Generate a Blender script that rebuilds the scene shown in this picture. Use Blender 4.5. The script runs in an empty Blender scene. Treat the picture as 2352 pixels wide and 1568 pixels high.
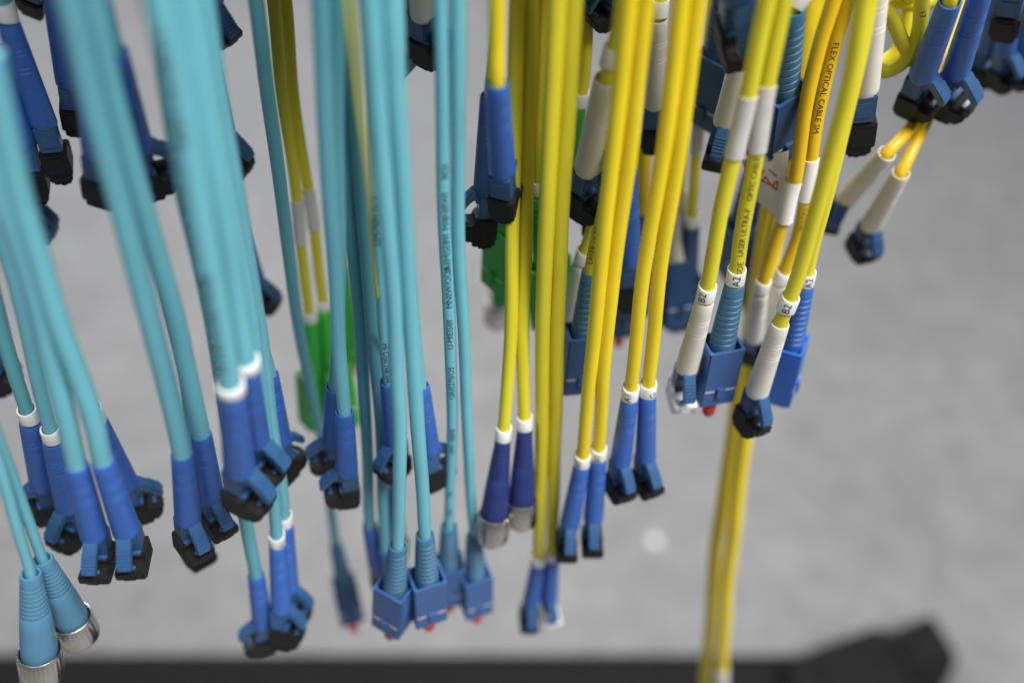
import bpy, bmesh, math, random
from mathutils import Vector, Matrix

random.seed(7)
scene = bpy.context.scene
COL = scene.collection
PI = math.pi

# ------------------------------------------------------------------ camera
CAM_H = 1.20
PITCH = math.radians(39.0)
W, H = 2352.0, 1568.0                     # working pixel grid used for measuring the photograph
LENS, SENSOR = 18.0, 22.3
FPX = LENS / SENSOR * W
CAM = Vector((0, 0, CAM_H))
cam_data = bpy.data.cameras.new('camera')
cam = bpy.data.objects.new('camera', cam_data)
COL.objects.link(cam)
cam.location = CAM
cam.rotation_euler = (math.radians(90) - PITCH, 0, 0)
cam_data.lens = LENS
cam_data.sensor_width = SENSOR
cam_data.clip_start = 0.01
cam_data.clip_end = 60
cam_data.dof.use_dof = True
cam_data.dof.focus_distance = 0.192
cam_data.dof.aperture_fstop = 2.75
scene.camera = cam

# ------------------------------------------------------------------ light
world = bpy.data.worlds.new('World')
scene.world = world
world.use_nodes = True
bg = world.node_tree.nodes['Background']
bg.inputs[0].default_value = (0.93, 0.95, 1.0, 1)
bg.inputs[1].default_value = 0.17


def area(name, loc, target, size, power, color=(1, 1, 1)):
    l = bpy.data.lights.new(name, 'AREA')
    l.shape = 'RECTANGLE'
    l.size, l.size_y = size
    l.energy = power
    l.color = color
    o = bpy.data.objects.new(name, l)
    COL.objects.link(o)
    o.location = loc
    o.rotation_euler = (Vector(target) - Vector(loc)).to_track_quat('-Z', 'Y').to_euler()
    return o


area('ceiling_lamp', (1.0, -0.7, 3.1), (0.0, 0.2, 1.0), (1.3, 1.0), 108, (1.0, 0.985, 0.96))
area('hall_lamp', (-1.3, 4.0, 4.0), (-0.6, 2.9, 0.0), (4.5, 4.0), 245, (0.96, 0.98, 1.0))

scene.view_settings.view_transform = 'Standard'
scene.view_settings.look = 'None'
scene.view_settings.exposure = 0.0
scene.view_settings.gamma = 1.0
scene.view_settings.use_curve_mapping = False
scene.render.engine = 'CYCLES'
scene.cycles.use_denoising = True
scene.cycles.max_bounces = 8


# ------------------------------------------------------------------ measuring: pixel + vertical plane -> place
def ray(px, py):
    u, v = px - W / 2, py - H / 2
    f = Vector((0, math.cos(PITCH), -math.sin(PITCH)))
    up = Vector((0, math.sin(PITCH), math.cos(PITCH)))
    return f * FPX + Vector((1, 0, 0)) * u - up * v


def P(px, py, Y):
    d = ray(px, py)
    return CAM + d * (Y / d.y)


def PZ(px, py, z):
    d = ray(px, py)
    return CAM + d * ((z - CAM_H) / d.z)


# ------------------------------------------------------------------ materials
def plastic(name, col, rough=0.42, var=0.10, scale=140.0, bump=0.02, sss=0.0, spec=0.5, dust=0.0):
    m = bpy.data.materials.new(name)
    m.use_nodes = True
    nt = m.node_tree
    b = nt.nodes['Principled BSDF']
    tc = nt.nodes.new('ShaderNodeTexCoord')
    n = nt.nodes.new('ShaderNodeTexNoise')
    n.inputs['Scale'].default_value = scale
    n.inputs['Detail'].default_value = 5
    nt.links.new(tc.outputs['Object'], n.inputs['Vector'])
    mr = nt.nodes.new('ShaderNodeMapRange')
    mr.inputs[1].default_value = 0.3
    mr.inputs[2].default_value = 0.7
    mr.inputs[3].default_value = 1 - var
    mr.inputs[4].default_value = 1 + var
    nt.links.new(n.outputs['Fac'], mr.inputs[0])
    mix = nt.nodes.new('ShaderNodeMix')
    mix.data_type = 'RGBA'
    mix.blend_type = 'MULTIPLY'
    mix.inputs['Factor'].default_value = 1.0
    mix.inputs[6].default_value = (*col, 1)
    nt.links.new(mr.outputs[0], mix.inputs[7])
    out = mix.outputs[2]
    if dust > 0:                                    # fine pale scuffs
        n2 = nt.nodes.new('ShaderNodeTexNoise')
        n2.inputs['Scale'].default_value = 900
        n2.inputs['Detail'].default_value = 3
        nt.links.new(tc.outputs['Object'], n2.inputs['Vector'])
        m2 = nt.nodes.new('ShaderNodeMapRange')
        m2.inputs[1].default_value = 0.60
        m2.inputs[2].default_value = 0.75
        m2.inputs[4].default_value = dust
        nt.links.new(n2.outputs['Fac'], m2.inputs[0])
        mx = nt.nodes.new('ShaderNodeMix')
        mx.data_type = 'RGBA'
        mx.inputs[7].default_value = (0.5, 0.5, 0.5, 1)
        nt.links.new(m2.outputs[0], mx.inputs['Factor'])
        nt.links.new(out, mx.inputs[6])
        out = mx.outputs[2]
    nt.links.new(out, b.inputs['Base Color'])
    r = nt.nodes.new('ShaderNodeMapRange')
    r.inputs[1].default_value = 0.3
    r.inputs[2].default_value = 0.7
    r.inputs[3].default_value = max(0.05, rough - 0.07)
    r.inputs[4].default_value = min(1, rough + 0.09)
    nt.links.new(n.outputs['Fac'], r.inputs[0])
    nt.links.new(r.outputs[0], b.inputs['Roughness'])
    b.inputs['Specular IOR Level'].default_value = spec
    if sss:
        b.inputs['Subsurface Weight'].default_value = sss
        b.inputs['Subsurface Radius'].default_value = (0.001, 0.001, 0.001)
    if bump:
        bp = nt.nodes.new('ShaderNodeBump')
        bp.inputs['Strength'].default_value = bump * 4
        bp.inputs['Distance'].default_value = 0.0001
        n3 = nt.nodes.new('ShaderNodeTexNoise')
        n3.inputs['Scale'].default_value = 2600
        nt.links.new(tc.outputs['Object'], n3.inputs['Vector'])
        nt.links.new(n3.outputs['Fac'], bp.inputs['Height'])
        nt.links.new(bp.outputs['Normal'], b.inputs['Normal'])
    return m


M = {
    'aqua': plastic('aqua_jacket', (0.155, 0.475, 0.565), 0.33, 0.07, 60, dust=0.02),
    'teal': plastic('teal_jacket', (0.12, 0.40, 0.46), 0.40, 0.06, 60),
    'yellow': plastic('yellow_jacket', (0.78, 0.60, 0.015), 0.42, 0.07, 60, dust=0.02),
    'lemon': plastic('lemon_jacket', (0.70, 0.62, 0.028), 0.42, 0.05, 60),
    'golden': plastic('golden_jacket', (0.74, 0.475, 0.010), 0.40, 0.06, 60),
    'royal': plastic('royal_blue_boot', (0.036, 0.128, 0.46), 0.45, 0.06, 200, 0.03, dust=0.06),
    'housing': plastic('blue_housing', (0.030, 0.098, 0.23), 0.36, 0.06, 200, 0.01, dust=0.06),
    'tealboot': plastic('steel_blue_boot', (0.055, 0.175, 0.30), 0.48, 0.06, 200, 0.03, dust=0.05),
    'scbody': plastic('square_blue_body', (0.040, 0.115, 0.31), 0.40, 0.06, 200, 0.02, dust=0.05),
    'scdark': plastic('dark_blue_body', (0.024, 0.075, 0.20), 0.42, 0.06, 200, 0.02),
    'royalbody': plastic('royal_blue_body', (0.035, 0.150, 0.55), 0.40, 0.06, 200, 0.02),
    'fcboot': plastic('sky_blue_boot', (0.085, 0.235, 0.37), 0.45, 0.06, 200, 0.03),
    'navy': plastic('navy_boot', (0.016, 0.033, 0.15), 0.5, 0.08, 200, 0.03),
    'ivory': plastic('ivory_boot', (0.74, 0.71, 0.62), 0.42, 0.04, 200, 0.03),
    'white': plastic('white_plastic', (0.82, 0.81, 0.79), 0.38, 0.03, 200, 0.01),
    'grey': plastic('grey_sleeve', (0.62, 0.60, 0.58), 0.38, 0.06, 300, 0.02),
    'paper': plastic('label_paper', (0.84, 0.81, 0.79), 0.6, 0.05, 120, 0.03),
    'black': plastic('black_rubber_cap', (0.009, 0.0085, 0.0085), 0.55, 0.25, 200, 0.05, dust=0.03, spec=0.35),
    'green': plastic('green_plastic', (0.04, 0.42, 0.055), 0.42, 0.10, 200, 0.02),
    'red': plastic('red_cap', (0.75, 0.045, 0.015), 0.4, 0.08, 200, 0.01),
    'ink': plastic('black_ink', (0.03, 0.034, 0.04), 0.6, 0.2, 300, 0),
    'redink': plastic('red_ink', (0.62, 0.03, 0.045), 0.6, 0.1, 300, 0),
    'frost': plastic('frosted_cap', (0.80, 0.80, 0.83), 0.25, 0.03, 200, 0.01),
}


def metal(name, col, rough):
    m = plastic(name, col, rough, 0.08, 300, 0.02)
    m.node_tree.nodes['Principled BSDF'].inputs['Metallic'].default_value = 1.0
    return m


M['nickel'] = metal('nickel_nut', (0.62, 0.59, 0.54), 0.24)
M['brass'] = metal('brass_ring', (0.75, 0.55, 0.15), 0.3)


def floor_material():
    m = bpy.data.materials.new('concrete_floor')
    m.use_nodes = True
    nt = m.node_tree
    b = nt.nodes['Principled BSDF']
    tc = nt.nodes.new('ShaderNodeTexCoord')
    acc = None
    for sc, lo, hi in ((3.5, 0.92, 1.07), (14.0, 0.89, 1.10), (45.0, 0.93, 1.07)):
        n = nt.nodes.new('ShaderNodeTexNoise')
        n.inputs['Scale'].default_value = sc
        n.inputs['Detail'].default_value = 6
        n.inputs['Roughness'].default_value = 0.62
        nt.links.new(tc.outputs['Object'], n.inputs['Vector'])
        mr = nt.nodes.new('ShaderNodeMapRange')
        mr.inputs[1].default_value = 0.34
        mr.inputs[2].default_value = 0.66
        mr.inputs[3].default_value = lo
        mr.inputs[4].default_value = hi
        nt.links.new(n.outputs['Fac'], mr.inputs[0])
        if acc is None:
            acc = mr.outputs[0]
        else:
            mm = nt.nodes.new('ShaderNodeMath')
            mm.operation = 'MULTIPLY'
            nt.links.new(acc, mm.inputs[0])
            nt.links.new(mr.outputs[0], mm.inputs[1])
            acc = mm.outputs[0]
    mix = nt.nodes.new('ShaderNodeMix')
    mix.data_type = 'RGBA'
    mix.blend_type = 'MULTIPLY'
    mix.inputs['Factor'].default_value = 1.0
    mix.inputs[6].default_value = (0.262, 0.259, 0.261, 1)
    nt.links.new(acc, mix.inputs[7])
    nt.links.new(mix.outputs[2], b.inputs['Base Color'])
    b.inputs['Roughness'].default_value = 0.55
    bp = nt.nodes.new('ShaderNodeBump')
    bp.inputs['Strength'].default_value = 0.25
    bp.inputs['Distance'].default_value = 0.002
    nt.links.new(acc, bp.inputs['Height'])
    nt.links.new(bp.outputs['Normal'], b.inputs['Normal'])
    return m


M['floor'] = floor_material()
M['darkmat'] = plastic('black_mat', (0.013, 0.0125, 0.0135), 0.85, 0.5, 60, 0.1, spec=0.2)


# ------------------------------------------------------------------ mesh helpers (millimetres in, metres out)
MM = 0.001


def finish(bm, name, smooth_angle=40):
    bmesh.ops.remove_doubles(bm, verts=bm.verts, dist=1e-7)
    bmesh.ops.recalc_face_normals(bm, faces=bm.faces)
    ca = math.radians(smooth_angle)
    for f in bm.faces:
        f.smooth = True
    for e in bm.edges:
        if len(e.link_faces) == 2:
            e.smooth = e.calc_face_angle(0) < ca
        else:
            e.smooth = False
    me = bpy.data.meshes.new(name)
    bm.to_mesh(me)
    bm.free()
    return me


def lathe(bm, prof, seg=28, wob=None, ctr=(0, 0)):
    rings = []
    for r, z in prof:
        ring = []
        for i in range(seg):
            a = 2 * PI * i / seg
            rr = r * (wob(i, r, z) if wob else 1)
            ring.append(bm.verts.new(((ctr[0] + rr * math.cos(a)) * MM, (ctr[1] + rr * math.sin(a)) * MM, z * MM)))
        rings.append(ring)
    for a, b in zip(rings, rings[1:]):
        for i in range(seg):
            bm.faces.new((a[i], a[(i + 1) % seg], b[(i + 1) % seg], b[i]))
    bm.faces.new(rings[0])
    bm.faces.new(list(reversed(rings[-1])))


def box(bm, x0, x1, y0, y1, z0, z1, bev=0.25):
    tmp = bmesh.new()
    vs = [tmp.verts.new((x * MM, y * MM, z * MM)) for x in (x0, x1) for y in (y0, y1) for z in (z0, z1)]
    for f in ((0, 1, 3, 2), (4, 6, 7, 5), (0, 4, 5, 1), (2, 3, 7, 6), (0, 2, 6, 4), (1, 5, 7, 3)):
        tmp.faces.new([vs[i] for i in f])
    merge(bm, tmp, bev)


def prism_y(bm, pts, y0, y1, bev=0.25):
    """polygon in XZ pulled along Y"""
    tmp = bmesh.new()
    a = [tmp.verts.new((x * MM, y0 * MM, z * MM)) for x, z in pts]
    b = [tmp.verts.new((x * MM, y1 * MM, z * MM)) for x, z in pts]
    n = len(pts)
    tmp.faces.new(a)
    tmp.faces.new(list(reversed(b)))
    for i in range(n):
        tmp.faces.new((a[i], b[i], b[(i + 1) % n], a[(i + 1) % n]))
    merge(bm, tmp, bev)


def merge(bm, tmp, bev):
    bmesh.ops.recalc_face_normals(tmp, faces=tmp.faces)
    if bev:
        bmesh.ops.bevel(tmp, geom=list(tmp.edges), offset=bev * MM, segments=2, affect='EDGES', clamp_overlap=True)
    me = bpy.data.meshes.new('tmp')
    tmp.to_mesh(me)
    tmp.free()
    bm.from_mesh(me)
    bpy.data.meshes.remove(me)


def grooved(prof_pts, grooves, depth=0.16, w=0.22):
    """profile through prof_pts (r,z going down) with ring grooves cut at the given z"""
    def rad(z):
        for (r0, z0), (r1, z1) in zip(prof_pts, prof_pts[1:]):
            if z <= z0 and z >= z1:
                return r0 + (r1 - r0) * (z0 - z) / max(1e-9, z0 - z1)
        return prof_pts[-1][0]
    out = [(r, z) for r, z in prof_pts]
    for g in grooves:
        out += [(rad(g + w), g + w), (rad(g) - depth, g + w * 0.4), (rad(g) - depth, g - w * 0.4), (rad(g - w), g - w)]
    out.sort(key=lambda t: -t[1])
    return out


# --- connector part meshes; axis runs down -Z from the cable entry, latch side is +X
def m_lc_boot():
    bm = bmesh.new()
    body = grooved([(2.2, -0.35), (2.3, -3), (2.88, -23.5)], [-5.2, -6.3, -9.4, -10.5], 0.07, 0.13)
    lathe(bm, [(1.55, -3.0), (1.75, -0.3), (1.85, 0.0), (2.05, 0.0)] + body + [(2.9, -24.4), (2.75, -24.8), (1.5, -24.8)], 32)
    return finish(bm, 'boot')


def m_lc_body():
    bm = bmesh.new()
    prism_y(bm, [(-2.7, -24.4), (1.4, -24.4), (1.6, -25.2), (1.6, -30.2), (1.4, -31.0), (-2.7, -31.0)], -2.4, 2.4, 0.35)
    box(bm, 1.0, 2.4, -1.7, 1.7, -27.2, -23.8, 0.2)
    box(bm, -2.25, 2.25, -2.25, 2.25, -39.0, -30.5, 0.2)
    box(bm, -2.9, -2.5, -1.6, 1.6, -29.5, -25.8, 0.15)
    return finish(bm, 'connector_body')


def m_lc_latch():
    bm = bmesh.new()
    # trigger springing from the boot end, ribbed thumb pad at its tip
    prism_y(bm, [(2.0, -23.9), (3.0, -23.7), (6.9, -28.4), (7.3, -29.6), (6.8, -30.5), (6.0, -30.2), (3.4, -26.8), (2.3, -26.2)], -1.5, 1.5, 0.22)
    d = Vector((3.9, -4.7)).normalized()
    for k in range(5):
        c = Vector((4.55, -25.57)) + d * (0.78 * k)
        n = Vector((-d.y, d.x))
        q = [c - d * 0.28 - n * 0.1, c - d * 0.2 + n * 0.26, c + d * 0.2 + n * 0.26, c + d * 0.28 - n * 0.1]
        prism_y(bm, [(p.x, p.y) for p in q], -1.47, 1.47, 0.06)
    # main latch coming up from the nose
    prism_y(bm, [(2.1, -38.0), (2.8, -37.6), (4.7, -33.6), (5.0, -32.6), (4.2, -32.3), (3.7, -33.0), (2.1, -36.4)], -1.25, 1.25, 0.15)
    return finish(bm, 'latch')


def m_lc_cap():
    bm = bmesh.new()
    prism_y(bm, [(-3.0, -31.2), (2.2, -31.2), (2.7, -32.9), (6.1, -32.7), (6.1, -35.0), (4.6, -37.4), (-3.0, -37.4)], -3.0, 3.0, 0.28)
    box(bm, -2.7, 3.0, -2.45, 2.45, -39.4, -37.2, 0.3)
    box(bm, -2.0, 1.4, -1.9, 1.9, -40.4, -39.2, 0.2)
    box(bm, -3.2, -2.8, -1.8, 1.8, -36.6, -32.2, 0.1)
    box(bm, 5.9, 6.25, -1.3, 1.3, -35.2, -32.6, 0.1)
    lathe(bm, [(1.1, -40.2), (1.1, -40.9), (0.8, -41.4), (0.3, -41.6)], 16, ctr=(-0.2, 0))
    return finish(bm, 'dust_cap')


def m_sc_boot():
    bm = bmesh.new()
    gr = [-3.0 - 1.75 * k for k in range(9)]
    body = grooved([(2.35, -0.4), (2.5, -3), (3.35, -20), (3.5, -27)], gr, 0.2, 0.26)
    lathe(bm, [(1.6, -3.0), (1.85, -0.3), (1.95, 0.0), (2.2, 0.0)] + body + [(3.2, -28), (1.4, -28)])
    return finish(bm, 'boot')


def m_sc_body():
    bm = bmesh.new()
    X, Y, t = 3.9, 4.6, 0.75                      # half sizes of the sleeve
    z0, z1, zf = -18.8, -38.0, -27.0
    def loop(x, y, z):
        return [bm.verts.new((sx * x * MM, sy * y * MM, z * MM)) for sx, sy in ((-1, -1), (1, -1), (1, 1), (-1, 1))]
    o0, o1 = loop(X - 0.12, Y - 0.12, z0), loop(X, Y, z0 - 0.15)
    o2, o3, o4 = loop(X, Y, z1), loop(X - 1.3, Y - 0.9, z1 - 1.2), loop(X - 1.5, Y - 1.2, -39.8)
    i0, i1 = loop(X - t + 0.1, Y - t + 0.1, z0), loop(X - t, Y - t, z0 - 0.15)
    i2 = loop(X - t, Y - t, zf)
    chain = [i2, i1, i0, o0, o1, o2, o3, o4]
    for a, b in zip(chain, chain[1:]):
        for i in range(4):
            bm.faces.new((a[i], a[(i + 1) % 4], b[(i + 1) % 4], b[i]))
    bm.faces.new(i2)
    bm.faces.new(o4)
    vert = [e for e in bm.edges if abs(e.verts[0].co.x - e.verts[1].co.x) < 1e-6 and abs(e.verts[0].co.y - e.verts[1].co.y) < 1e-6]
    bmesh.ops.bevel(bm, geom=vert, offset=0.35 * MM, segments=2, affect='EDGES')
    box(bm, X - 0.3, X + 0.75, -1.0, 1.0, -35.2, -31.6, 0.15)      # key
    for k in range(7):                                              # grip ribs on the two narrow faces
        zz = -21.0 - k * 1.3
        for s in (-1, 1):
            box(bm, -2.6, 2.6, s * (Y - 0.05) - 0.12, s * (Y - 0.05) + 0.12, zz - 0.3, zz + 0.3, 0.08)
    return finish(bm, 'connector_body', 30)


def m_sc_marks():
    bm = bmesh.new()
    for s in (-1, 1):
        a, b = sorted((s * 1.5, s * 4.05))
        box(bm, 3.85, 3.96, a, b, -32.9, -32.35, 0.03)
    return finish(bm, 'printed_marks')


def m_sc_cap():
    bm = bmesh.new()
    lathe(bm, [(1.6, -39.6), (1.75, -41.0), (1.75, -44.2), (1.35, -45.3), (0.5, -45.7)], 20, ctr=(0.5, 0))
    return finish(bm, 'dust_cap')


def m_fc_boot():
    bm = bmesh.new()
    gr = [-3.5 - 1.45 * k for k in range(8)]
    body = grooved([(2.45, -0.4), (2.6, -3), (3.9, -19), (4.4, -27), (4.45, -31.0)], gr, 0.1, 0.3)
    lathe(bm, [(1.6, -3.0), (1.8, -0.3), (1.95, 0.0), (2.3, 0.0)] + body + [(4.2, -31.6), (1.4, -31.6)], 36)
    return finish(bm, 'boot')


def m_fc_nut():
    bm = bmesh.new()
    kn = lambda i, r, z: 1.0 + (0.035 if (i % 2 == 0 and r > 5.2 and -39.4 < z < -30.6) else 0)
    lathe(bm, [(4.75, -32.5), (4.75, -29.8), (4.95, -29.4), (5.2, -29.5), (5.3, -30.2), (5.32, -30.7), (5.32, -39.2), (5.2, -39.7), (4.9, -40.0), (3.8, -40.0), (3.8, -38.0)], 64, kn)
    return finish(bm, 'coupling_nut', 25)


def m_fc_tip():
    bm = bmesh.new()
    lathe(bm, [(3.7, -38.2), (3.7, -41.5), (3.3, -42.0), (1.0, -42.0)], 24)
    return finish(bm, 'dust_cap')


def m_fc_gap():
    bm = bmesh.new()
    lathe(bm, [(4.74, -31.2), (4.74, -32.4), (2.0, -32.4)], 36)
    return finish(bm, 'gasket')


def m_collar():
    bm = bmesh.new()
    n = 28
    rows = []
    # split ring whose top rim dips towards the front
    def ring(r, zf):
        return [bm.verts.new((r * math.cos(2 * PI * i / n) * MM, r * math.sin(2 * PI * i / n) * MM, zf(2 * PI * i / n) * MM)) for i in range(n)]
    top = lambda a: 4.3 - 0.5 * math.cos(a)
    bot = lambda a: 0.25 + 0.1 * math.cos(2 * a)
    rows = [ring(1.85, bot), ring(2.2, bot), ring(2.28, lambda a: bot(a) + 0.25), ring(2.28, lambda a: top(a) - 0.25), ring(2.2, top), ring(1.85, top)]
    for a, b in zip(rows, rows[1:] + rows[:1]):
        for i in range(n):
            bm.faces.new((a[i], a[(i + 1) % n], b[(i + 1) % n], b[i]))
    return finish(bm, 'collar')


ME = {
    'lc_boot': m_lc_boot(), 'lc_body': m_lc_body(), 'lc_latch': m_lc_latch(), 'lc_cap': m_lc_cap(),
    'sc_boot': m_sc_boot(), 'sc_body': m_sc_body(), 'sc_marks': m_sc_marks(), 'sc_cap': m_sc_cap(),
    'fc_boot': m_fc_boot(), 'fc_nut': m_fc_nut(), 'fc_tip': m_fc_tip(), 'fc_gap': m_fc_gap(), 'collar': m_collar(),
}
NAT = {'lc': 41.0, 'sc': 44.0, 'fc': 41.0}
_variant = {}


def meshmat(key, mat):
    k = (key, mat)
    if k not in _variant:
        me = ME[key].copy()
        me.materials.append(M[mat])
        _variant[k] = me
    return _variant[k]


def add(name, mesh, parent=None, matrix=None, root=None):
    """link a mesh object under a parent; matrix is in world space, every thing's Empty is unrotated"""
    o = bpy.data.objects.new(name, mesh)
    COL.objects.link(o)
    if parent:
        o.parent = parent
        inv = world_of(parent).inverted()
        o.matrix_basis = inv @ (matrix if matrix else world_of(parent))
    elif matrix:
        o.matrix_basis = matrix
    return o


def world_of(o):
    m = o.matrix_basis.copy()
    p = o.parent
    while p:
        m = p.matrix_basis @ m
        p = p.parent
    return m


def tag(o, label=None, cat=None, group=None, kind=None):
    if label:
        o['label'] = label
    if cat:
        o['category'] = cat
    if group:
        o['group'] = group
    if kind:
        o['kind'] = kind
    return o


# ------------------------------------------------------------------ cables
def smooth_path(pts, per=10):
    out = []
    n = len(pts)
    for i in range(n - 1):
        p0 = pts[max(0, i - 1)]
        p1, p2 = pts[i], pts[i + 1]
        p3 = pts[min(n - 1, i + 2)]
        for k in range(per):
            t = k / per
            # centripetal-ish: use tangent scaled by the local span
            L = (p2 - p1).length
            m1 = (p2 - p0).normalized() * L if i > 0 else (p2 - p1)
            m2 = (p3 - p1).normalized() * L if i < n - 2 else (p2 - p1)
            h00 = 2 * t**3 - 3 * t**2 + 1
            h10 = t**3 - 2 * t**2 + t
            h01 = -2 * t**3 + 3 * t**2
            h11 = t**3 - t**2
            out.append(p1 * h00 + m1 * h10 + p2 * h01 + m2 * h11)
    out.append(pts[-1])
    return out


def tube_mesh(path, r, mat, seg=18, origin=Vector((0, 0, 0)), rfun=None, closed_ends=True):
    bm = bmesh.new()
    rings = []
    prevN = None
    n = len(path)
    for i, p in enumerate(path):
        t = (path[min(n - 1, i + 1)] - path[max(0, i - 1)]).normalized()
        if prevN is None:
            a = Vector((0, -1, 0))
            N = (a - t * a.dot(t)).normalized()
        else:
            N = (prevN - t * prevN.dot(t)).normalized()
        prevN = N
        B = t.cross(N)
        rr = rfun(i) if rfun else r
        rings.append([bm.verts.new(p - origin + (N * math.cos(2 * PI * k / seg) + B * math.sin(2 * PI * k / seg)) * rr) for k in range(seg)])
    for a, b in zip(rings, rings[1:]):
        for k in range(seg):
            bm.faces.new((a[k], a[(k + 1) % seg], b[(k + 1) % seg], b[k]))
    if closed_ends:
        bm.faces.new(rings[0])
        bm.faces.new(list(reversed(rings[-1])))
    me = finish(bm, 'tube')
    me.materials.append(M[mat])
    return me


class Curve:
    """arc-length lookup on a poly-line"""
    def __init__(self, pts):
        self.p = pts
        self.s = [0]
        for a, b in zip(pts, pts[1:]):
            self.s.append(self.s[-1] + (b - a).length)

    def at(self, s):
        s = max(0, min(self.s[-1] - 1e-9, s))
        lo, hi = 0, len(self.s) - 1
        while hi - lo > 1:
            m = (lo + hi) // 2
            if self.s[m] <= s:
                lo = m
            else:
                hi = m
        t = (s - self.s[lo]) / max(1e-12, self.s[hi] - self.s[lo])
        p = self.p[lo].lerp(self.p[hi], t)
        a = (self.p[min(len(self.p) - 1, lo + 2)] - self.p[max(0, lo - 1)]).normalized()
        return p, a


def pix_of(p):
    d = p - CAM
    f = Vector((0, math.cos(PITCH), -math.sin(PITCH)))
    up = Vector((0, math.sin(PITCH), math.cos(PITCH)))
    z = d.dot(f)
    return W / 2 + FPX * d.x / z, H / 2 - FPX * d.dot(up) / z


def s_at_py(cv, py):
    best, bs = 1e9, 0
    for p, s in zip(cv.p, cv.s):
        q = pix_of(p)[1]
        if (p - CAM).y > 0 and abs(q - py) < best:
            best, bs = abs(q - py), s
    return bs


_font_cache = {}


def text_bm(txt, height):
    """flat glyph triangles, cap height given in metres, finely cut so they can wrap round a jacket"""
    cu = bpy.data.curves.new('t', 'FONT')
    cu.body = txt
    cu.size = height / 0.70
    cu.resolution_u = 2
    ob = bpy.data.objects.new('t', cu)
    COL.objects.link(ob)
    dg = bpy.context.evaluated_depsgraph_get()
    dg.update()
    me = bpy.data.meshes.new_from_object(ob.evaluated_get(dg))
    bpy.data.objects.remove(ob)
    bpy.data.curves.remove(cu)
    bm = bmesh.new()
    bm.from_mesh(me)
    bpy.data.meshes.remove(me)
    for k in range(1, 8):
        y = height * k / 8
        bmesh.ops.bisect_plane(bm, geom=list(bm.verts) + list(bm.edges) + list(bm.faces), plane_co=(0, y, 0), plane_no=(0, 1, 0))
    return bm


def wrap_text(txt, height, cv, s0, r, mat, origin, up=True, ang=0.0, lift=0.00005):
    """lettering printed along a jacket: starts at arc length s0, reads upwards (towards s=0) or downwards"""
    bm = text_bm(txt, height)
    for v in bm.verts:
        x, y = v.co.x, v.co.y - height / 2
        s = s0 - x if up else s0 + x
        p, t = cv.at(s)
        c = (CAM - p)
        c.z = 0
        N = (c - t * c.dot(t)).normalized()
        side = t.cross(N).normalized()           # t points down the cable
        if side.x < 0:
            side = -side                          # image right
        a = ang + (-y if up else y) / r
        v.co = p + (N * math.cos(a) + side * math.sin(a)) * (r + lift) - origin
    me = bpy.data.meshes.new('print')
    bm.to_mesh(me)
    bm.free()
    me.materials.append(M[mat])
    return me


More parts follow.
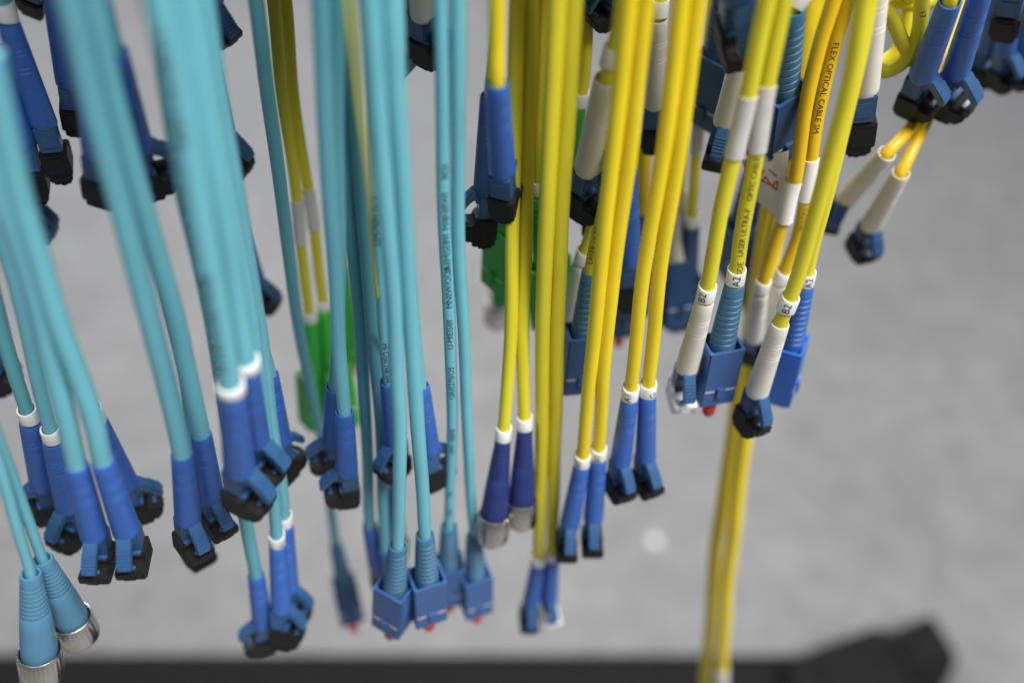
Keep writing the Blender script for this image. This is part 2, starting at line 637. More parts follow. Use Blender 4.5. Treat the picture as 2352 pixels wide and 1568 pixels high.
# ------------------------------------------------------------------ one patch cord
def strand(root, e):
    """one jacketed fibre hanging down, with whatever is fitted on its lower end"""
    o = root.location.copy()
    Y0, Y1 = e['Y'] if isinstance(e['Y'], tuple) else (e['Y'], e['Y'])
    path, S = e['path'], e['S']
    kind = e.get('kind')
    ylo, yhi = path[0][1], S[1]
    def yy(py):
        t = min(1, max(0, (py - ylo) / max(1, yhi - ylo)))
        return Y0 + (Y1 - Y0) * t
    if e.get('Yp'):
        pts = [P(x, y, Yv) for (x, y), Yv in zip(path, e['Yp'])]
    else:
        pts = [P(x, y, yy(y)) for x, y in path]
    S3 = P(S[0], S[1], Y1)
    axis = Vector((0, 0, -1))
    k = e.get('k', 1.0)
    if kind:
        L = NAT[kind] * MM * k
        best = None
        for j in range(-60, 61):
            dY = j * 0.0005
            if 'dY' in e:
                dY = e['dY']
            E3 = P(e['E'][0], e['E'][1], Y1 + dY)
            cost = abs((E3 - S3).length / L - 1) + abs(dY) * 12
            if best is None or cost < best[0]:
                best = (cost, E3, dY)
        E3 = best[1]
        axis = (E3 - S3).normalized()
        st = min(1.25, max(0.72, (E3 - S3).length / L))
        if e.get('dbg') or not 0.72 <= (E3 - S3).length / L <= 1.25:
            print('STRETCH', root.name, S, round((E3 - S3).length / L, 2), round(best[2], 3))
    top = pts[0]
    if e.get('straight_up', True) and path[0][1] <= 20:
        d = (pts[0] - pts[1]).normalized() if len(pts) > 1 else Vector((0, 0, 1))
        d = (d + Vector((0, 0, 0.9))).normalized()
        pts.insert(0, top + d * 0.07)
        pts.insert(0, top + d * 0.07 + Vector((0, 0.0, 0.12)))
    pts.append(S3)
    if kind:
        pts.append(S3 + axis * 0.006)
    full = smooth_path(pts, 14)
    rs = random.Random(int(S[0] * 31 + S[1]))
    f1, f2, p1, p2 = rs.uniform(50, 90), rs.uniform(110, 170), rs.uniform(0, 6), rs.uniform(0, 6)
    sv = Curve(full).s
    full = [p + Vector((math.sin(s_ * f1 + p1) * 0.00016 + math.sin(s_ * f2 + p2) * 0.00008, math.cos(s_ * f1 + p2) * 0.0003, 0)) * min(1.0, max(0.0, (sv[-1] - s_ - 0.012) / 0.02))
            for p, s_ in zip(full, sv)]                 # coil memory: slow waviness of the jacket
    r = e.get('r', 1.5) * MM
    c = add('cable', tube_mesh(full, r, e['mat'], 20, o), root)
    cv = Curve(full)
    sS = s_at_py(cv, S[1])
    for (txt, py, up, ang, h) in e.get('print', []):
        add('lettering', wrap_text(txt, 0.9 * h * MM, cv, s_at_py(cv, py), r, 'ink', o, up, ang), c)
    for sl in e.get('sleeves', []):
        (ya, yb, mat, rr) = sl[:4]
        sa, sb = s_at_py(cv, ya), s_at_py(cv, yb)
        pp = [cv.at(sa + (sb - sa) * i / 8)[0] for i in range(9)]
        add('sleeve', tube_mesh(pp, rr * MM, mat, 22, o), root)
    if not kind:
        return c
    # orientation: local z = -axis, local x = latch side
    zc = -axis
    front = Vector((0, -1, 0))
    front = (front - zc * front.dot(zc)).normalized()
    a = math.radians(e.get('latch', 0))
    right = front.cross(zc)
    if right.x < 0:
        right = -right
    xc = (front * math.cos(a) + right * math.sin(a)).normalized()
    yc = zc.cross(xc)
    R = Matrix((xc, yc, zc)).transposed().to_4x4()
    mtx = Matrix.Translation(S3) @ R @ Matrix.Diagonal((k, k, k * st, 1))
    bmat, hmat, cmat = e.get('boot', 'royal'), e.get('body', 'housing'), e.get('cap', 'black')
    add('boot', meshmat(kind + '_boot', bmat), root, mtx)
    if kind == 'lc':
        b = add('connector_body', meshmat('lc_body', hmat), root, mtx)
        add('latch', meshmat('lc_latch', e.get('latchmat', hmat)), b, mtx)
        if cmat:
            add('dust_cap', meshmat('lc_cap', cmat), root, mtx)
    elif kind == 'sc':
        b = add('connector_body', meshmat('sc_body', hmat), root, mtx)
        add('printed_marks', meshmat('sc_marks', 'grey'), b, mtx)
        if e.get('cap', 'red'):
            add('dust_cap', meshmat('sc_cap', e.get('cap', 'red')), root, mtx)
    elif kind == 'fc':
        b = add('coupling_nut', meshmat('fc_nut', 'nickel'), root, mtx)
        add('gasket', meshmat('fc_gap', 'black'), b, mtx)
        add('dust_cap', meshmat('fc_tip', 'grey'), root, mtx)
    if e.get('collar'):
        fa = math.radians(e.get('collar_turn', 0))
        x2 = (front * math.cos(fa) + right * math.sin(fa)).normalized()
        up3 = e.get('collar_up', 0.0) * MM
        # the collar follows the cable where it enters the boot
        pq, tq = cv.at(max(0, sS - 0.002 - up3))
        z2 = -tq
        x2 = (x2 - z2 * x2.dot(z2)).normalized()
        R2 = Matrix((x2, z2.cross(x2), z2)).transposed().to_4x4()
        base = S3 - tq * up3
        kr = max(0.95, r / 1.76e-3)
        col = add('collar', meshmat('collar', 'white'), root, Matrix.Translation(base) @ R2 @ Matrix.Diagonal((kr, kr, e.get('collar_h', 1.0), 1)))
        if e['collar'] != True:
            txt, ang = e['collar']
            cc = Curve([base + z2 * 0.005, base + z2 * 0.0037, base + z2 * 0.0025, base + z2 * 0.001, base])
            add('lettering', wrap_text(txt, 1.75 * MM, cc, 0.00425, 2.28 * MM * kr, 'ink', o, True, ang, 0.00006), col, Matrix.Translation(o))
    return c


def cord(label, strands, group=None, name='patch_cord', cat='patch cord'):
    root = bpy.data.objects.new(name, None)
    COL.objects.link(root)
    s = strands[0]
    Yv = s['Y'][1] if isinstance(s['Y'], tuple) else s['Y']
    root.empty_display_size = 0.01
    root.location = P(s['S'][0], s['S'][1], Yv)
    tag(root, label, cat, group)
    for e in strands:
        strand(root, e)
    return root


G_A = 'aqua patch cords hanging in a row'
G_Y = 'yellow patch cords hanging in a row'
G_B = 'blue plugs hanging behind the front cords'


def lc(path, S, E, Y, mat, latch=0, **kw):
    return dict(path=path, S=S, E=E, Y=Y, mat=mat, kind='lc', latch=latch, **kw)


def sc(path, S, E, Y, mat, latch=0, **kw):
    d = dict(path=path, S=S, E=E, Y=Y, mat=mat, kind='sc', latch=latch)
    d.setdefault('boot', 'tealboot')
    d.setdefault('body', 'scbody')
    d.setdefault('cap', 'red')
    d.update(kw)
    return d


def fc(path, S, E, Y, mat, **kw):
    return dict(path=path, S=S, E=E, Y=Y, mat=mat, kind='fc', **kw)


# ================================================================== SETTING
bm = bmesh.new()
for x, y in ((-30, -12), (30, -12), (30, 45), (-30, 45)):
    bm.verts.new((x, y, 0))
bm.faces.new(bm.verts)
me = finish(bm, 'floor')
me.materials.append(M['floor'])
tag(add('floor', me), kind='structure')


def slab(pts, z0, z1, mat, name, bev=0.004):
    b = bmesh.new()
    n = len(pts)
    lo = [b.verts.new((p.x, p.y, z0)) for p in pts]
    hi = [b.verts.new((p.x, p.y, z1)) for p in pts]
    b.faces.new(lo)
    b.faces.new(list(reversed(hi)))
    for i in range(n):
        b.faces.new((lo[i], hi[i], hi[(i + 1) % n], lo[(i + 1) % n]))
    bmesh.ops.recalc_face_normals(b, faces=b.faces)
    bmesh.ops.bevel(b, geom=list(b.edges), offset=bev, segments=2, affect='EDGES', clamp_overlap=True)
    m = finish(b, name)
    m.materials.append(M[mat])
    return m


ZT = 0.035
e0, e1 = PZ(-300, 1497, ZT), PZ(2052, 1499, ZT)
tray = slab([Vector((e0.x - 0.2, e0.y, 0)), Vector((e1.x, e1.y, 0)), Vector((e1.x, e1.y - 0.4, 0)), Vector((e0.x - 0.2, e0.y - 0.4, 0))], 0.0, ZT, 'darkmat', 'black_board')
tag(add('black_board', tray), 'blurred black board on the floor along the lower edge of the photo', 'board')
ZC = 0.075
outl = [(1800, 1512), (1878, 1482), (2015, 1432), (2048, 1447), (2142, 1402), (2206, 1504), (2168, 1585), (2120, 1680), (1850, 1700)]
clampm = slab([PZ(x, y, ZC) for x, y in outl], ZT + 0.001, ZC, 'darkmat', 'black_clamp', 0.006)
cl = bpy.data.objects.new('black_clamp', None)
COL.objects.link(cl)
cl.location = PZ(2000, 1560, ZC)
cl.location.z = ZT
tag(cl, 'blurred black angular block with a notched edge lying at lower right', 'block')
add('block', clampm, cl, Matrix.Identity(4))
lid = slab([PZ(x, y, ZC + 0.012) for x, y in [(2058, 1466), (2128, 1436), (2178, 1514), (2110, 1560)]], ZC - 0.002, ZC + 0.012, 'darkmat', 'raised_end', 0.004)
add('raised_end', lid, cl, Matrix.Identity(4))

# small bright glint on the floor, painted as a flat white disc
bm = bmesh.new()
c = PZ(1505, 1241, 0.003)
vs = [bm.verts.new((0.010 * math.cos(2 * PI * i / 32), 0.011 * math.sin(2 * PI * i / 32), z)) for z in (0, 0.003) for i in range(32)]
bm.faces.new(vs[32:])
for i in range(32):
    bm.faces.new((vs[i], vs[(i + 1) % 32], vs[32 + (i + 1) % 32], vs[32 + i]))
me = finish(bm, 'floor_glint_disc')
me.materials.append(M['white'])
d = add('floor_glint_disc', me, None, Matrix.Translation((c.x, c.y, 0)))
tag(d, 'small round glint out of focus on the grey floor, painted as a white disc', 'dot')

# unseen black slab added above the view to shade the rear cords
bm = bmesh.new()
box(bm, -330, 18, 167, 270, -38, -22, 3)
bmesh.ops.translate(bm, verts=bm.verts, vec=(0, 0, CAM_H))
me = finish(bm, 'added_light_blocker')
me.materials.append(M['black'])
tag(add('added_light_blocker', me), kind='structure')

# ================================================================== LEFT: aqua cords
cord('leftmost dark blue twin plugs with black caps, white collar cut by the left edge', [
    lc([(-60, -60), (-30, 20)], (-8, 95), (92, 466), 0.180, 'teal', 200, collar=True),
    lc([(-20, -80), (5, 0)], (20, 52), (148, 418), 0.178, 'teal', 200, collar=True)], G_B)
cord('dark blue plug with black cap just left of the second blurred aqua pair', [
    lc([(110, -120), (116, -60)], (122, -20), (180, 308), 0.180, 'teal', 200)], G_B)
cord('small black cap poking down at the top left corner', [
    lc([(-15, -250), (-10, -200)], (-5, -160), (10, 28), 0.20, 'teal', 200)], G_B)
cord('pair of black caps just peeping in at the top edge above the dark blue plug', [
    lc([(60, -250), (62, -210)], (64, -180), (80, 30), 0.20, 'teal', 190)], G_B)
cord('dark blue twin plug with wide black cap, half hidden behind the second aqua pair', [
    lc([(180, -20), (190, 50)], (200, 120), (240, 468), 0.140, 'teal', 180, k=1.05),
    lc([(230, -20), (250, 60)], (262, 115), (343, 455), 0.142, 'teal', 120, k=1.05)], G_B)
cord('black capped plug at the top edge, right of the widest blurred aqua pair', [
    lc([(440, -260), (448, -200)], (455, -150), (496, 80), 0.165, 'teal', 60)], G_B)
cord('blue latched plug peeping out from behind the widest aqua pair, upper of two', [
    lc([(430, -20), (455, 60)], (482, 128), (532, 408), 0.185, 'teal', 75)], G_B)
cord('blue latched plug peeping out from behind the widest aqua pair, lower of two', [
    lc([(470, 330), (510, 430)], (552, 520), (606, 716), 0.195, 'teal', 75)], G_B)
cord('dark plug body seen behind the leftmost aqua pair, below the leftmost twin plugs', [
    lc([(20, 150), (28, 230)], (35, 300), (78, 560), 0.185, 'teal', 90, boot='scdark', cap='scdark')], G_B)
cord('black dust cap cut by the left edge, halfway down', [
    lc([(-90, 480), (-75, 560)], (-62, 640), (-2, 908), 0.170, 'teal', 90)], G_B)

cord('blurred aqua pair nearest the left edge ending in two bright blue latched plugs', [
    lc([(-85, 120), (0, 410), (66, 626), (110, 809), (147, 937)], (176, 1067), (240, 1318), 0.113, 'aqua', 5, r=1.9),
    lc([(-30, 120), (48, 440), (92, 590), (135, 736), (183, 870), (217, 975)], (236, 1058), (322, 1308), 0.113, 'aqua', 8, r=1.9)], G_A)
cord('aqua pair with white collars on dark blue plugs, behind the leftmost pair', [
    lc([(-60, 500), (0, 740), (38, 870)], (70, 968), (118, 1196), 0.138, 'teal', -60, collar=True, k=1.1),
    lc([(-10, 500), (30, 640), (66, 780), (100, 930)], (122, 1012), (178, 1250), 0.136, 'aqua', -20, collar=True, k=1.1)], G_A)
cord('aqua cord whose dark blue plug shows to the right of the two bright latched plugs', [
    lc([(60, 520), (120, 700), (180, 855)], (224, 968), (330, 1196), 0.138, 'aqua', 110, collar=True, k=1.05)], G_A)

cord('second blurred aqua pair from the left, its plugs ending above black caps', [
    lc([(160, -10), (218, 250), (300, 560), (350, 760), (392, 920)], (418, 1040), (440, 1276), 0.119, 'aqua', 45, r=1.95),
    lc([(208, -10), (268, 250), (352, 560), (402, 740), (437, 880)], (462, 995), (500, 1225), 0.128, 'aqua', 45, r=1.9)], G_A)
cord('lone blue latched plug under the second aqua pair with a black cap', [
    lc([(360, 560), (400, 760), (428, 900)], (440, 1040), (452, 1306), 0.150, 'teal', 50)], G_A)

cord('widest blurred aqua pair with white collars and a big blue twin plug', [
    lc([(362, -10), (408, 220), (460, 500), (500, 720)], (532, 902), (560, 1172), 0.107, 'aqua', 70, r=1.93, k=1.06, collar=True, collar_h=0.6,
       print=[('H I-N II IHI 4-MI', 840, True, -0.55, 2.3), ('IHM I-II 8N I', 330, True, -0.5, 2.3)]),
    lc([(424, -10), (466, 220), (512, 500), (545, 720)], (568, 848), (596, 1098), 0.113, 'aqua', 70, r=1.88, k=1.04, collar=True, collar_h=0.6)], G_A)
cord('shaded aqua cord behind the widest pair, ending in a blue plug at bottom left', [
    lc([(360, -10), (392, 220), (424, 440), (456, 590), (490, 760), (514, 890), (545, 1090), (566, 1210)], (588, 1318), (612, 1494), 0.135, 'teal', -70, r=1.7,
       print=[('IHW NM-II8 5OI2 MNIHB', 890, True, -0.3, 2.1), ('HWNM II8MW-NIHB', 590, True, -0.3, 2.1)])], G_A)
cord('aqua pair ending in a royal blue plug with sharp white collar lettered A1', [
    lc([(440, -10), (490, 260), (540, 520), (580, 760), (608, 980), (628, 1130)], (637, 1250), (652, 1486), 0.138, 'aqua', 80, r=1.6, collar=('A1', 0.35)),
    lc([(470, -10), (512, 260), (556, 520), (596, 760), (626, 980), (645, 1100)], (655, 1205), (668, 1440), 0.143, 'aqua', 80, r=1.6, collar=True)], G_A)
cord('aqua cord with blue plug tucked right of the big twin plug, above the A1 collar', [
    lc([(455, -10), (500, 260), (540, 520), (580, 720)], (618, 858), (660, 1106), 0.148, 'aqua', 150, r=1.7)], G_A)
cord('aqua pair with sky blue boots and knurled metal nuts at the lower left corner', [
    fc([(-110, 780), (-60, 930), (0, 1085), (38, 1210)], (70, 1316), (98, 1556), (0.110, 0.108), 'aqua', r=1.1, boot='fcboot', k=0.88),
    fc([(-70, 780), (-20, 960), (48, 1150), (76, 1225)], (97, 1282), (186, 1464), (0.112, 0.113), 'aqua', r=1.12, boot='fcboot', k=0.87)], G_A)

# ================================================================== MIDDLE: aqua cords
cord('thin lone aqua cord left of the centre ending in a blurred dark square plug', [
    sc([(588, -10), (618, 250), (664, 574), (688, 773), (737, 993), (755, 1130)], (771, 1248), (812, 1440), (0.170, 0.190), 'teal', 20, r=1.6, body='scdark')], G_A)
cord('olive yellow pair with two grey sleeves ending in green square plugs', [
    sc([(627, -10), (649, 220), (680, 451), (691, 568), (701, 650)], (713, 738), (728, 1000), 0.202, 'lemon', 40, r=1.5, boot='green', body='green', cap=None, collar=True, sleeves=[(458, 562, 'grey', 1.75)]),
    sc([(656, -10), (675, 220), (706, 432), (724, 549), (734, 632)], (745, 712), (795, 1010), 0.206, 'lemon', 40, r=1.5, boot='green', body='green', cap=None, collar=True, sleeves=[(430, 526, 'grey', 1.75)])], G_Y)
cord('dark green square plug with a red tip hidden behind the middle aqua bundle', [
    sc([(772, 300), (778, 480)], (785, 610), (808, 850), 0.225, 'lemon', 0, boot='green', body='green')], G_Y)
cord('aqua pair in the middle bundle ending in latched blue plugs turned left', [
    lc([(738, -10), (748, 293), (768, 600), (780, 810)], (791, 944), (800, 1160), 0.142, 'aqua', -75, r=1.6),
    lc([(772, -10), (776, 293), (780, 560), (776, 760)], (768, 888), (762, 1085), 0.150, 'teal', -75, r=1.5)], G_A)
cord('dark teal pair low in the middle bundle ending in two blurred blue plugs', [
    lc([(778, -10), (796, 366), (822, 664), (836, 884), (844, 1080)], (849, 1206), (876, 1345), 0.158, 'teal', -170, r=1.6),
    lc([(796, -10), (822, 366), (846, 627), (866, 884), (878, 1092)], (884, 1258), (900, 1370), 0.156, 'teal', -170, r=1.6)], G_A)
cord('thin olive yellow cord slipping down between the middle aqua cables', [
    lc([(801, -10), (813, 110), (837, 366), (856, 566), (868, 700), (880, 850), (893, 1000)], (905, 1120), (915, 1300), 0.168, 'lemon', 180, r=0.36,
       Yp=[0.120, 0.120, 0.124, 0.136, 0.148, 0.158, 0.165])], G_Y)
cord('aqua pair behind the bright middle pair ending in blue plugs with black caps', [
    lc([(842, -10), (860, 350), (878, 660), (886, 800)], (893, 874), (915, 1095), 0.148, 'aqua', -40, r=1.5,
       print=[('MII 8N-II5O IH', 870, True, 0.0, 1.5), ('I2M-NIH I5OI', 560, True, -0.4, 1.6)]),
    lc([(905, -10), (918, 300), (942, 650), (956, 800)], (966, 884), (998, 1122), 0.150, 'aqua', 120, r=1.5)], G_A)
cord('bright aqua pair in the middle ending in two square blue plugs with red tips', [
    sc([(853, -10), (872, 293), (891, 540), (912, 847), (919, 1000)], (914, 1250), (899, 1452), 0.130, 'aqua', -28, r=1.62),
    sc([(902, -10), (915, 293), (930, 540), (948, 800), (963, 1010)], (976, 1226), (984, 1432), 0.132, 'aqua', 22, r=1.65)], G_A)
cord('aqua pair with dark print lines right of the middle, ending in blurred square plugs', [
    sc([(1013, -10), (1018, 300), (1025, 574), (1035, 847), (1037, 1050)], (1031, 1206), (1030, 1392), 0.152, 'aqua', 12, r=1.45,
       print=[('OMI I IB89II', 1030, True, 0.0, 1.5), ('UAI527II/O5', 912, True, 0.0, 1.6), ('U-MIEI5IIII', 800, True, 0.0, 1.6), ('MNIIW/ODA', 698, True, 0.1, 1.6), ('IINIMI5E89I', 618, True, 0.15, 1.6), ('MI8NIIIWI', 518, True, 0.2, 1.6), ('IIE5I', 410, True, 0.2, 1.5), ('MI', 1130, True, 0.0, 1.5), ('NI-I', 1180, True, 0.0, 1.5)]),
    sc([(1052, -10), (1052, 300), (1056, 574), (1066, 800), (1077, 1080)], (1089, 1228), (1094, 1416), 0.152, 'aqua', 22, r=1.45)], G_A)
cord('plug with white boot and black pointed cap between the aqua cords at the top', [
    lc([(950, -250), (951, -210)], (952, -190), (982, 152), 0.172, 'lemon', 60, boot='ivory')], G_B)
cord('dark blue square plug edge showing right of the bright aqua pair at the top', [
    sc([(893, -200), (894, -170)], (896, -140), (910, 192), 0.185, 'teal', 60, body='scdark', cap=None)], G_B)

# ================================================================== CENTRE: yellow cords
cord('near yellow cord ending in a blurred royal blue plug high in the centre', [
    lc([(1141, -80), (1141, 0), (1141, 100)], (1141, 188), (1162, 505), 0.150, 'yellow', 160, r=1.5),
    lc([(1145, -80), (1140, 60), (1134, 140)], (1126, 218), (1108, 566), 0.172, 'lemon', -80, r=1.4, boot='scdark')], G_Y)
cord('olive yellow pair ending in navy boots with metal nuts', [
    fc([(1188, -10), (1183, 300), (1176, 600), (1168, 847)], (1155, 1010), (1128, 1240), (0.172, 0.153), 'lemon', r=1.65, boot='navy', collar=True, k=0.86),
    fc([(1222, -10), (1212, 300), (1205, 574), (1201, 800)], (1205, 985), (1196, 1202), (0.174, 0.155), 'lemon', r=1.62, boot='navy', collar=True, k=0.83)], G_Y)
cord('long lemon yellow pair in the centre ending in small blue plugs near the bottom', [
    lc([(1277, -10), (1264, 300), (1252, 600), (1247, 847), (1241, 1104)], (1236, 1292), (1210, 1436), 0.157, 'lemon', 5, r=1.85, collar=True),
    lc([(1318, -10), (1302, 300), (1286, 600), (1277, 847), (1272, 1130)], (1268, 1280), (1258, 1424), 0.158, 'lemon', 15, r=1.82, collar=True, cap='frost')], G_Y)
cord('lower of the two sharp bright yellow pairs, blue plugs with white A1 and B1 collars', [
    lc([(1447, -10), (1415, 300), (1375, 640), (1357, 847)], (1336, 1068), (1293, 1280), 0.151, 'yellow', 2, r=1.7, collar=('A1', -0.5)),
    lc([(1487, -10), (1450, 300), (1408, 640), (1388, 847)], (1374, 1052), (1356, 1270), 0.152, 'yellow', 0, r=1.7, collar=('B1', -0.1))], G_Y)
cord('higher of the two sharp bright yellow pairs ending in blue plugs with white collars', [
    lc([(1566, -10), (1525, 330), (1483, 600), (1462, 780)], (1446, 916), (1413, 1144), 0.152, 'yellow', 22, r=1.65, collar=('A1', -0.25)),
    lc([(1604, -10), (1560, 330), (1520, 600), (1502, 773)], (1487, 908), (1480, 1134), 0.153, 'yellow', 22, r=1.65, collar=('G', 0.7))], G_Y)
cord('blurred yellow cord with an ivory boot and white collar, high in the centre', [
    lc([(1440, -80), (1428, 20), (1418, 80)], (1392, 180), (1328, 500), 0.162, 'lemon', 50, r=1.5, k=1.12, boot='ivory', collar=True, collar_up=2.0)], G_Y)
cord('second ivory booted plug mostly hidden behind the blurred ivory one', [
    lc([(1440, -60), (1430, 60), (1410, 150)], (1385, 240), (1368, 560), 0.185, 'lemon', 60, r=1.5)], G_Y)
cord('olive cord going behind the ivory boot to a green latched plug', [
    lc([(1346, -10), (1345, 90), (1340, 170)], (1328, 245), (1312, 480), 0.205, 'lemon', -60, r=1.9, boot='green', body='green', cap='black', collar=True)], G_Y)
cord('green plugs with white collars hanging behind the olive and lemon pairs', [
    sc([(1250, -10), (1245, 150), (1236, 320)], (1238, 446), (1276, 776), 0.190, 'lemon', 60, boot='green', body='green', cap='green', collar=True, k=1.25),
    sc([(1205, -10), (1200, 120), (1190, 260)], (1175, 370), (1152, 690), 0.186, 'lemon', -50, boot='green', body='green', cap='green', k=1.1)], G_Y)
cord('blurred metal nut with a brass ring far behind the green plugs', [
    fc([(1195, 250), (1185, 400)], (1165, 540), (1142, 745), 0.240, 'lemon', boot='ivory', k=0.95)], G_B)
cord('printed yellow cord with clear sleeves ending in a teal square plug and an ivory plug', [
    sc([(1450, -10), (1425, 220), (1398, 440), (1376, 540)], (1358, 622), (1318, 918), 0.168, 'lemon', 10, r=1.85,
       print=[('LASER ULTRA-FLEX', 598, True, -0.45, 1.5)], cap=None),
    lc([(1425, 220), (1390, 420), (1362, 520)], (1334, 606), (1292, 838), 0.180, 'lemon', -150, r=1.6, boot='ivory', collar=True)], G_Y)
cord('large royal blue plug with a dark cap between the two sharp yellow pairs', [
    lc([(1440, 150), (1436, 280)], (1437, 390), (1446, 712), 0.180, 'lemon', 178, r=1.5, k=1.28, latchmat='housing')], G_B)
cord('far blue square plug with a red tip showing between the two sharp yellow pairs', [
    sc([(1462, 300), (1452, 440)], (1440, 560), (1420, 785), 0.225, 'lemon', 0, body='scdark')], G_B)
cord('grey booted plug with black cap between the bright yellow pairs at the top', [
    lc([(1518, -80), (1516, -10)], (1512, 42), (1497, 350), 0.190, 'lemon', 170, boot='grey', collar=True)], G_Y)
cord('dim yellow cord ending in a dark blue square plug behind the higher sharp pair', [
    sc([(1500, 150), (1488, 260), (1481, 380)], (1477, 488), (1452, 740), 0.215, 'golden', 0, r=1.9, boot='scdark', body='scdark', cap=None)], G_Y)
cord('far olive cord with a grey sleeve ending in a blurred dark blue square plug', [
    sc([(1640, -10), (1622, 140), (1604, 270), (1596, 380)], (1588, 520), (1562, 772), 0.222, 'lemon', 10, r=1.5, boot='scdark', body='scdark', cap=None, collar=True, k=1.1, sleeves=[(248, 352, 'grey', 1.85)])], G_Y)
cord('far ivory booted square plug between the higher sharp pair and the far sleeved olive cord', [
    sc([(1580, 100), (1570, 260)], (1560, 440), (1546, 780), 0.228, 'lemon', 20, r=1.5, boot='ivory', body='scdark', cap=None, k=1.1)], G_B)
cord('far navy square plug with a red tip behind the pale sleeved pair', [
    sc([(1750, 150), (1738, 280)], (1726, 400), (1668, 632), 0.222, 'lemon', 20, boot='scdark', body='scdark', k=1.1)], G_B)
cord('far navy boot glimpsed between the A2 cable and the golden cables', [
    lc([(1765, 250), (1752, 360)], (1742, 450), (1722, 715), 0.228, 'lemon', 180, boot='navy', body='scdark', k=1.2)], G_B)
cord('blue latched plug tip behind the bright yellow pair at the top centre', [
    lc([(1420, -330), (1416, -290)], (1412, -250), (1398, 62), 0.185, 'lemon', -60)], G_B)

# ================================================================== RIGHT
cord('near blurred black capped plug with a blue latch at the top, right of centre', [
    lc([(1725, -420), (1722, -370)], (1718, -330), (1688, 140), 0.150, 'yellow', 2, k=1.3)], G_Y)
cord('pale sleeved yellow pair ending in ivory B2 plug and steel blue A2 square plug', [
    lc([(1762, -10), (1738, 100), (1712, 240), (1684, 370), (1655, 500), (1638, 590)], (1619, 690), (1553, 936), 0.154, 'lemon', 5, r=1.7, boot='ivory', cap='frost', collar=('B2', -0.35), k=1.0,
       sleeves=[(222, 362, 'grey', 2.0)]),
    sc([(1803, -10), (1780, 100), (1757, 210), (1735, 345), (1712, 480), (1700, 560)], (1688, 652), (1626, 938), 0.157, 'lemon', 12, r=1.7, collar=('A2', 0.15), k=1.0,
       sleeves=[(198, 342, 'grey', 2.0)], print=[('MODE', 640, True, 0.45, 1.5), ('LASER ULTRA-F', 578, True, 0.25, 1.4), ('OPTIC CABLE', 455, True, 0.2, 1.3)])], G_Y)
cord('ribbed steel blue square plug with white collar behind the pale sleeved pair, top right', [
    sc([(1860, -80), (1845, -20)], (1822, 20), (1770, 394), 0.178, 'lemon', 28, boot='tealboot', body='scdark', cap=None, collar=True, k=1.15)], G_Y)
cord('ivory booted latched plug just left of the pale sleeves, top right', [
    lc([(1745, -80), (1732, 20)], (1712, 90), (1640, 388), 0.180, 'lemon', -20, boot='ivory')], G_Y)
cord('dark square plug behind the ivory booted latched plug', [
    sc([(1690, -160), (1680, -110)], (1672, -60), (1628, 318), 0.205, 'lemon', -50, boot='scdark', body='scdark', cap=None, k=1.15)], G_B)
cord('narrow royal blue plug glimpsed between golden cables at upper right', [
    lc([(1876, -120), (1868, -60)], (1862, -20), (1838, 226), 0.215, 'golden', 120)], G_B)

g = cord('golden cable pair with white paper flag and sleeve ending in ivory plugs', [
    lc([(1918, -10), (1884, 100), (1852, 240), (1824, 420), (1796, 512), (1770, 590)], (1746, 672), (1722, 832), 0.182, 'golden', 60, r=1.65, boot='ivory', collar=True),
    lc([(1948, -10), (1918, 100), (1876, 280), (1848, 470), (1830, 550)], (1792, 650), (1748, 834), 0.186, 'golden', 60, r=1.75, boot='ivory', collar=True,
       sleeves=[(360, 456, 'white', 2.1)], print=[('FLEX OPTICAL CABLE SM', 95, False, 0.25, 1.5), ('5 0 2 C-05', 470, False, 0.2, 1.2)])], G_Y)

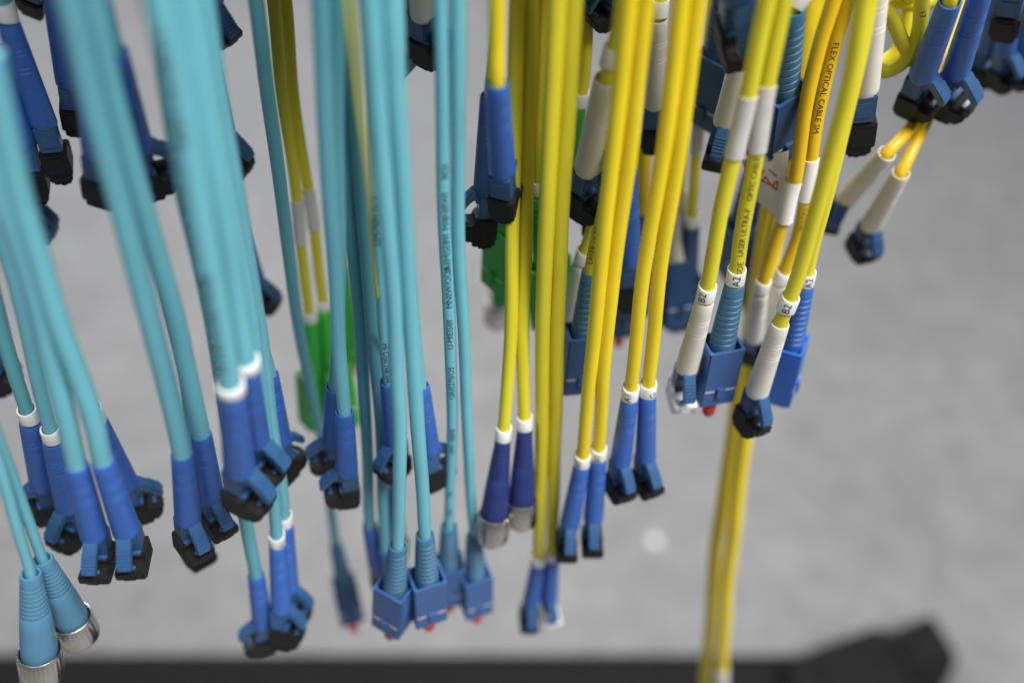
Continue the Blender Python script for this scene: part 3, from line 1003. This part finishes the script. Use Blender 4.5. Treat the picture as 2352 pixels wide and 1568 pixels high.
# paper flag wrapped round the front golden cable
def flag(root):
    o = root.location.copy()
    Yf = 0.182
    tubept = [P(1823, 414, Yf), P(1813, 450, Yf), P(1801, 508, Yf)]
    path = smooth_path(tubept, 8)
    fl = add('label_flag', tube_mesh(path, 2.15 * MM, 'paper', 26, o, closed_ends=False), root)
    A, B, C, D = P(1812, 346, Yf + 0.003), P(1797, 508, Yf + 0.001), P(1733, 458, Yf + 0.008), P(1703, 366, Yf + 0.008)
    b = bmesh.new()
    N = 14
    nrm = (B - A).cross(D - A).normalized()
    if nrm.y > 0:
        nrm = -nrm
    def at(u, v, lift=0.0):
        p = A.lerp(B, v).lerp(D.lerp(C, v), u)
        return p + nrm * (0.0011 * math.sin(u * 3.0) * (1 - v) + lift)
    for lift in (0.0, -0.00018):
        grid = [[b.verts.new(at(i / N, j / N, lift) - o) for j in range(N + 1)] for i in range(N + 1)]
        for i in range(N):
            for j in range(N):
                b.faces.new((grid[i][j], grid[i + 1][j], grid[i + 1][j + 1], grid[i][j + 1]))
    m = finish(b, 'flag_sheet')
    m.materials.append(M['paper'])
    sh = add('sheet', m, fl, Matrix.Translation(o))
    def uv(px, py):                      # find sheet coordinates under a photo point
        best = None
        for i in range(61):
            for j in range(61):
                q = pix_of(at(i / 60, j / 60))
                dd = (q[0] - px) ** 2 + (q[1] - py) ** 2
                if best is None or dd < best[0]:
                    best = (dd, i / 60, j / 60)
        return best[1], best[2]
    # red ball
    b = bmesh.new()
    cu, cv_ = uv(1733, 384)
    ctr = at(cu, cv_, 0.00015)
    ex = (D - A).normalized()
    ey = (B - A)
    ey = (ey - ex * ey.dot(ex)).normalized()
    cvx = b.verts.new(ctr - o)
    ringv = []
    for i in range(36):
        a = 2 * PI * i / 36
        ringv.append(b.verts.new(ctr - o + (ex * math.cos(a) + ey * math.sin(a)) * 0.0026))
    for i in range(36):
        b.faces.new((cvx, ringv[i], ringv[(i + 1) % 36]))
    m = finish(b, 'red_ball')
    m.materials.append(M['redink'])
    add('red_mark', m, fl, Matrix.Translation(o))
    strokes = [[(1766, 390), (1783, 404)], [(1749, 414), (1759, 407), (1771, 424), (1749, 414)], [(1771, 424), (1784, 437), (1786, 418), (1780, 419), (1776, 428)]]
    b = bmesh.new()
    for st_ in strokes:
        pp = [at(*uv(x, y), 0.0001) for x, y in st_]
        for a, c_ in zip(pp, pp[1:]):
            dirv = (c_ - a).normalized()
            sd = dirv.cross(nrm).normalized() * 0.00017
            q = [a - sd - dirv * 0.0001, a + sd - dirv * 0.0001, c_ + sd + dirv * 0.0001, c_ - sd + dirv * 0.0001]
            vs = [b.verts.new(p + nrm * 0.00012 - o) for p in q]
            b.faces.new(vs)
    m = finish(b, 'red_strokes')
    m.materials.append(M['redink'])
    add('red_strokes', m, fl, Matrix.Translation(o))


flag(g)

cord('thick yellow pair far behind, running down past the plugs to the bottom edge', [
    dict(path=[(1862, -10), (1842, 170), (1815, 350), (1776, 560), (1736, 800), (1712, 1000), (1681, 1250), (1662, 1450)], S=(1655, 1640), Y=(0.205, 0.200), mat='yellow', r=2.8,
         sleeves=[(1536, 1600, 'grey', 3.3)]),
    dict(path=[(1885, -10), (1822, 170), (1795, 350), (1755, 560), (1716, 800), (1684, 1000), (1646, 1250), (1630, 1450)], S=(1612, 1640), Y=(0.215, 0.207), mat='yellow', r=2.7)], G_Y)
cord('curved yellow cable crossing behind the golden pair at the upper right', [
    dict(path=[(1840, -60), (1856, 10), (1872, 110), (1866, 190)], S=(1830, 320), Y=0.212, mat='yellow', r=1.8),
    dict(path=[(1905, -60), (1890, 40), (1874, 110), (1850, 200)], S=(1822, 330), Y=0.218, mat='lemon', r=1.8)], G_Y)
cord('near lemon pair ending in an ivory B2 plug and a royal blue ribbed square plug', [
    lc([(1985, -10), (1955, 170), (1910, 350), (1872, 500), (1835, 630)], (1792, 742), (1708, 992), 0.152, 'lemon', 20, r=1.7, boot='ivory', collar=('B2', 0.0), collar_up=3.4),
    sc([(2000, -10), (1975, 120), (1930, 320), (1893, 470), (1868, 565)], (1848, 656), (1782, 936), 0.168, 'lemon', 62, r=1.6, boot='royal', body='royalbody', cap=None, collar=('A2', 0.5))], G_Y)
cord('large ivory boot with black cap at the top, right of the lemon pair', [
    lc([(2030, -160), (2024, -110)], (2016, -60), (1966, 352), 0.182, 'lemon', 170, boot='ivory', k=1.18)], G_Y)
cord('yellow cable coiled in a loop behind the big blue twin plug at the top right', [
    dict(path=[(2118, -80), (2115, 0), (2111, 60), (2097, 112), (2068, 148), (2030, 164), (1998, 138), (2000, 70), (2024, 26), (2048, 42), (2072, 96), (2100, 140)], S=(2140, 175), Y=(0.195, 0.205), mat='lemon', r=1.75, straight_up=False,
         print=[('17', 12, False, 0.3, 1.6)]),
    dict(path=[(2092, -80), (2089, 0), (2083, 66), (2064, 115), (2030, 142), (2004, 140), (2006, 80), (2030, 10), (2085, 6), (2125, 8)], S=(2170, -10), Y=(0.190, 0.21), mat='lemon', r=1.7, straight_up=False)], G_Y)
cord('big blue twin plug with ribbed latches and black caps at the upper right', [
    lc([(2205, -90), (2195, -40)], (2183, 2), (2084, 264), 0.186, 'lemon', 42, k=1.12),
    lc([(2272, -110), (2264, -60)], (2254, -22), (2162, 270), 0.190, 'lemon', 36, k=1.12)], G_Y)
cord('small blue latched plugs with black caps near the right edge at the top', [
    lc([(2360, -130), (2352, -80)], (2340, -40), (2294, 208), 0.225, 'lemon', 20),
    lc([(2395, -130), (2386, -80)], (2376, -40), (2336, 200), 0.225, 'lemon', 15)], G_B)
cord('small tilted latched plug tucked right of the big blue twin plug', [
    lc([(2320, -130), (2312, -80)], (2300, -40), (2246, 198), 0.232, 'lemon', 35)], G_B)
cord('black dust cap cut by the upper right corner', [
    lc([(2410, -330), (2395, -280)], (2378, -240), (2306, 88), 0.200, 'lemon', 140, k=1.15)], G_B)
cord('golden pair with two tilted ivory boots below the big blue twin plug', [
    lc([(2215, -10), (2185, 100), (2150, 180), (2122, 240), (2093, 292)], (2038, 352), (1890, 512), 0.200, 'golden', -20, Yp=[0.262, 0.252, 0.238, 0.222, 0.207], r=1.65, boot='ivory', body='scdark', k=1.1),
    lc([(2240, -10), (2210, 100), (2170, 190), (2140, 250), (2117, 298)], (2070, 396), (1962, 586), 0.200, 'golden', 15, Yp=[0.262, 0.252, 0.238, 0.222, 0.209], r=1.65, boot='ivory', body='scdark', k=1.1)], G_Y)
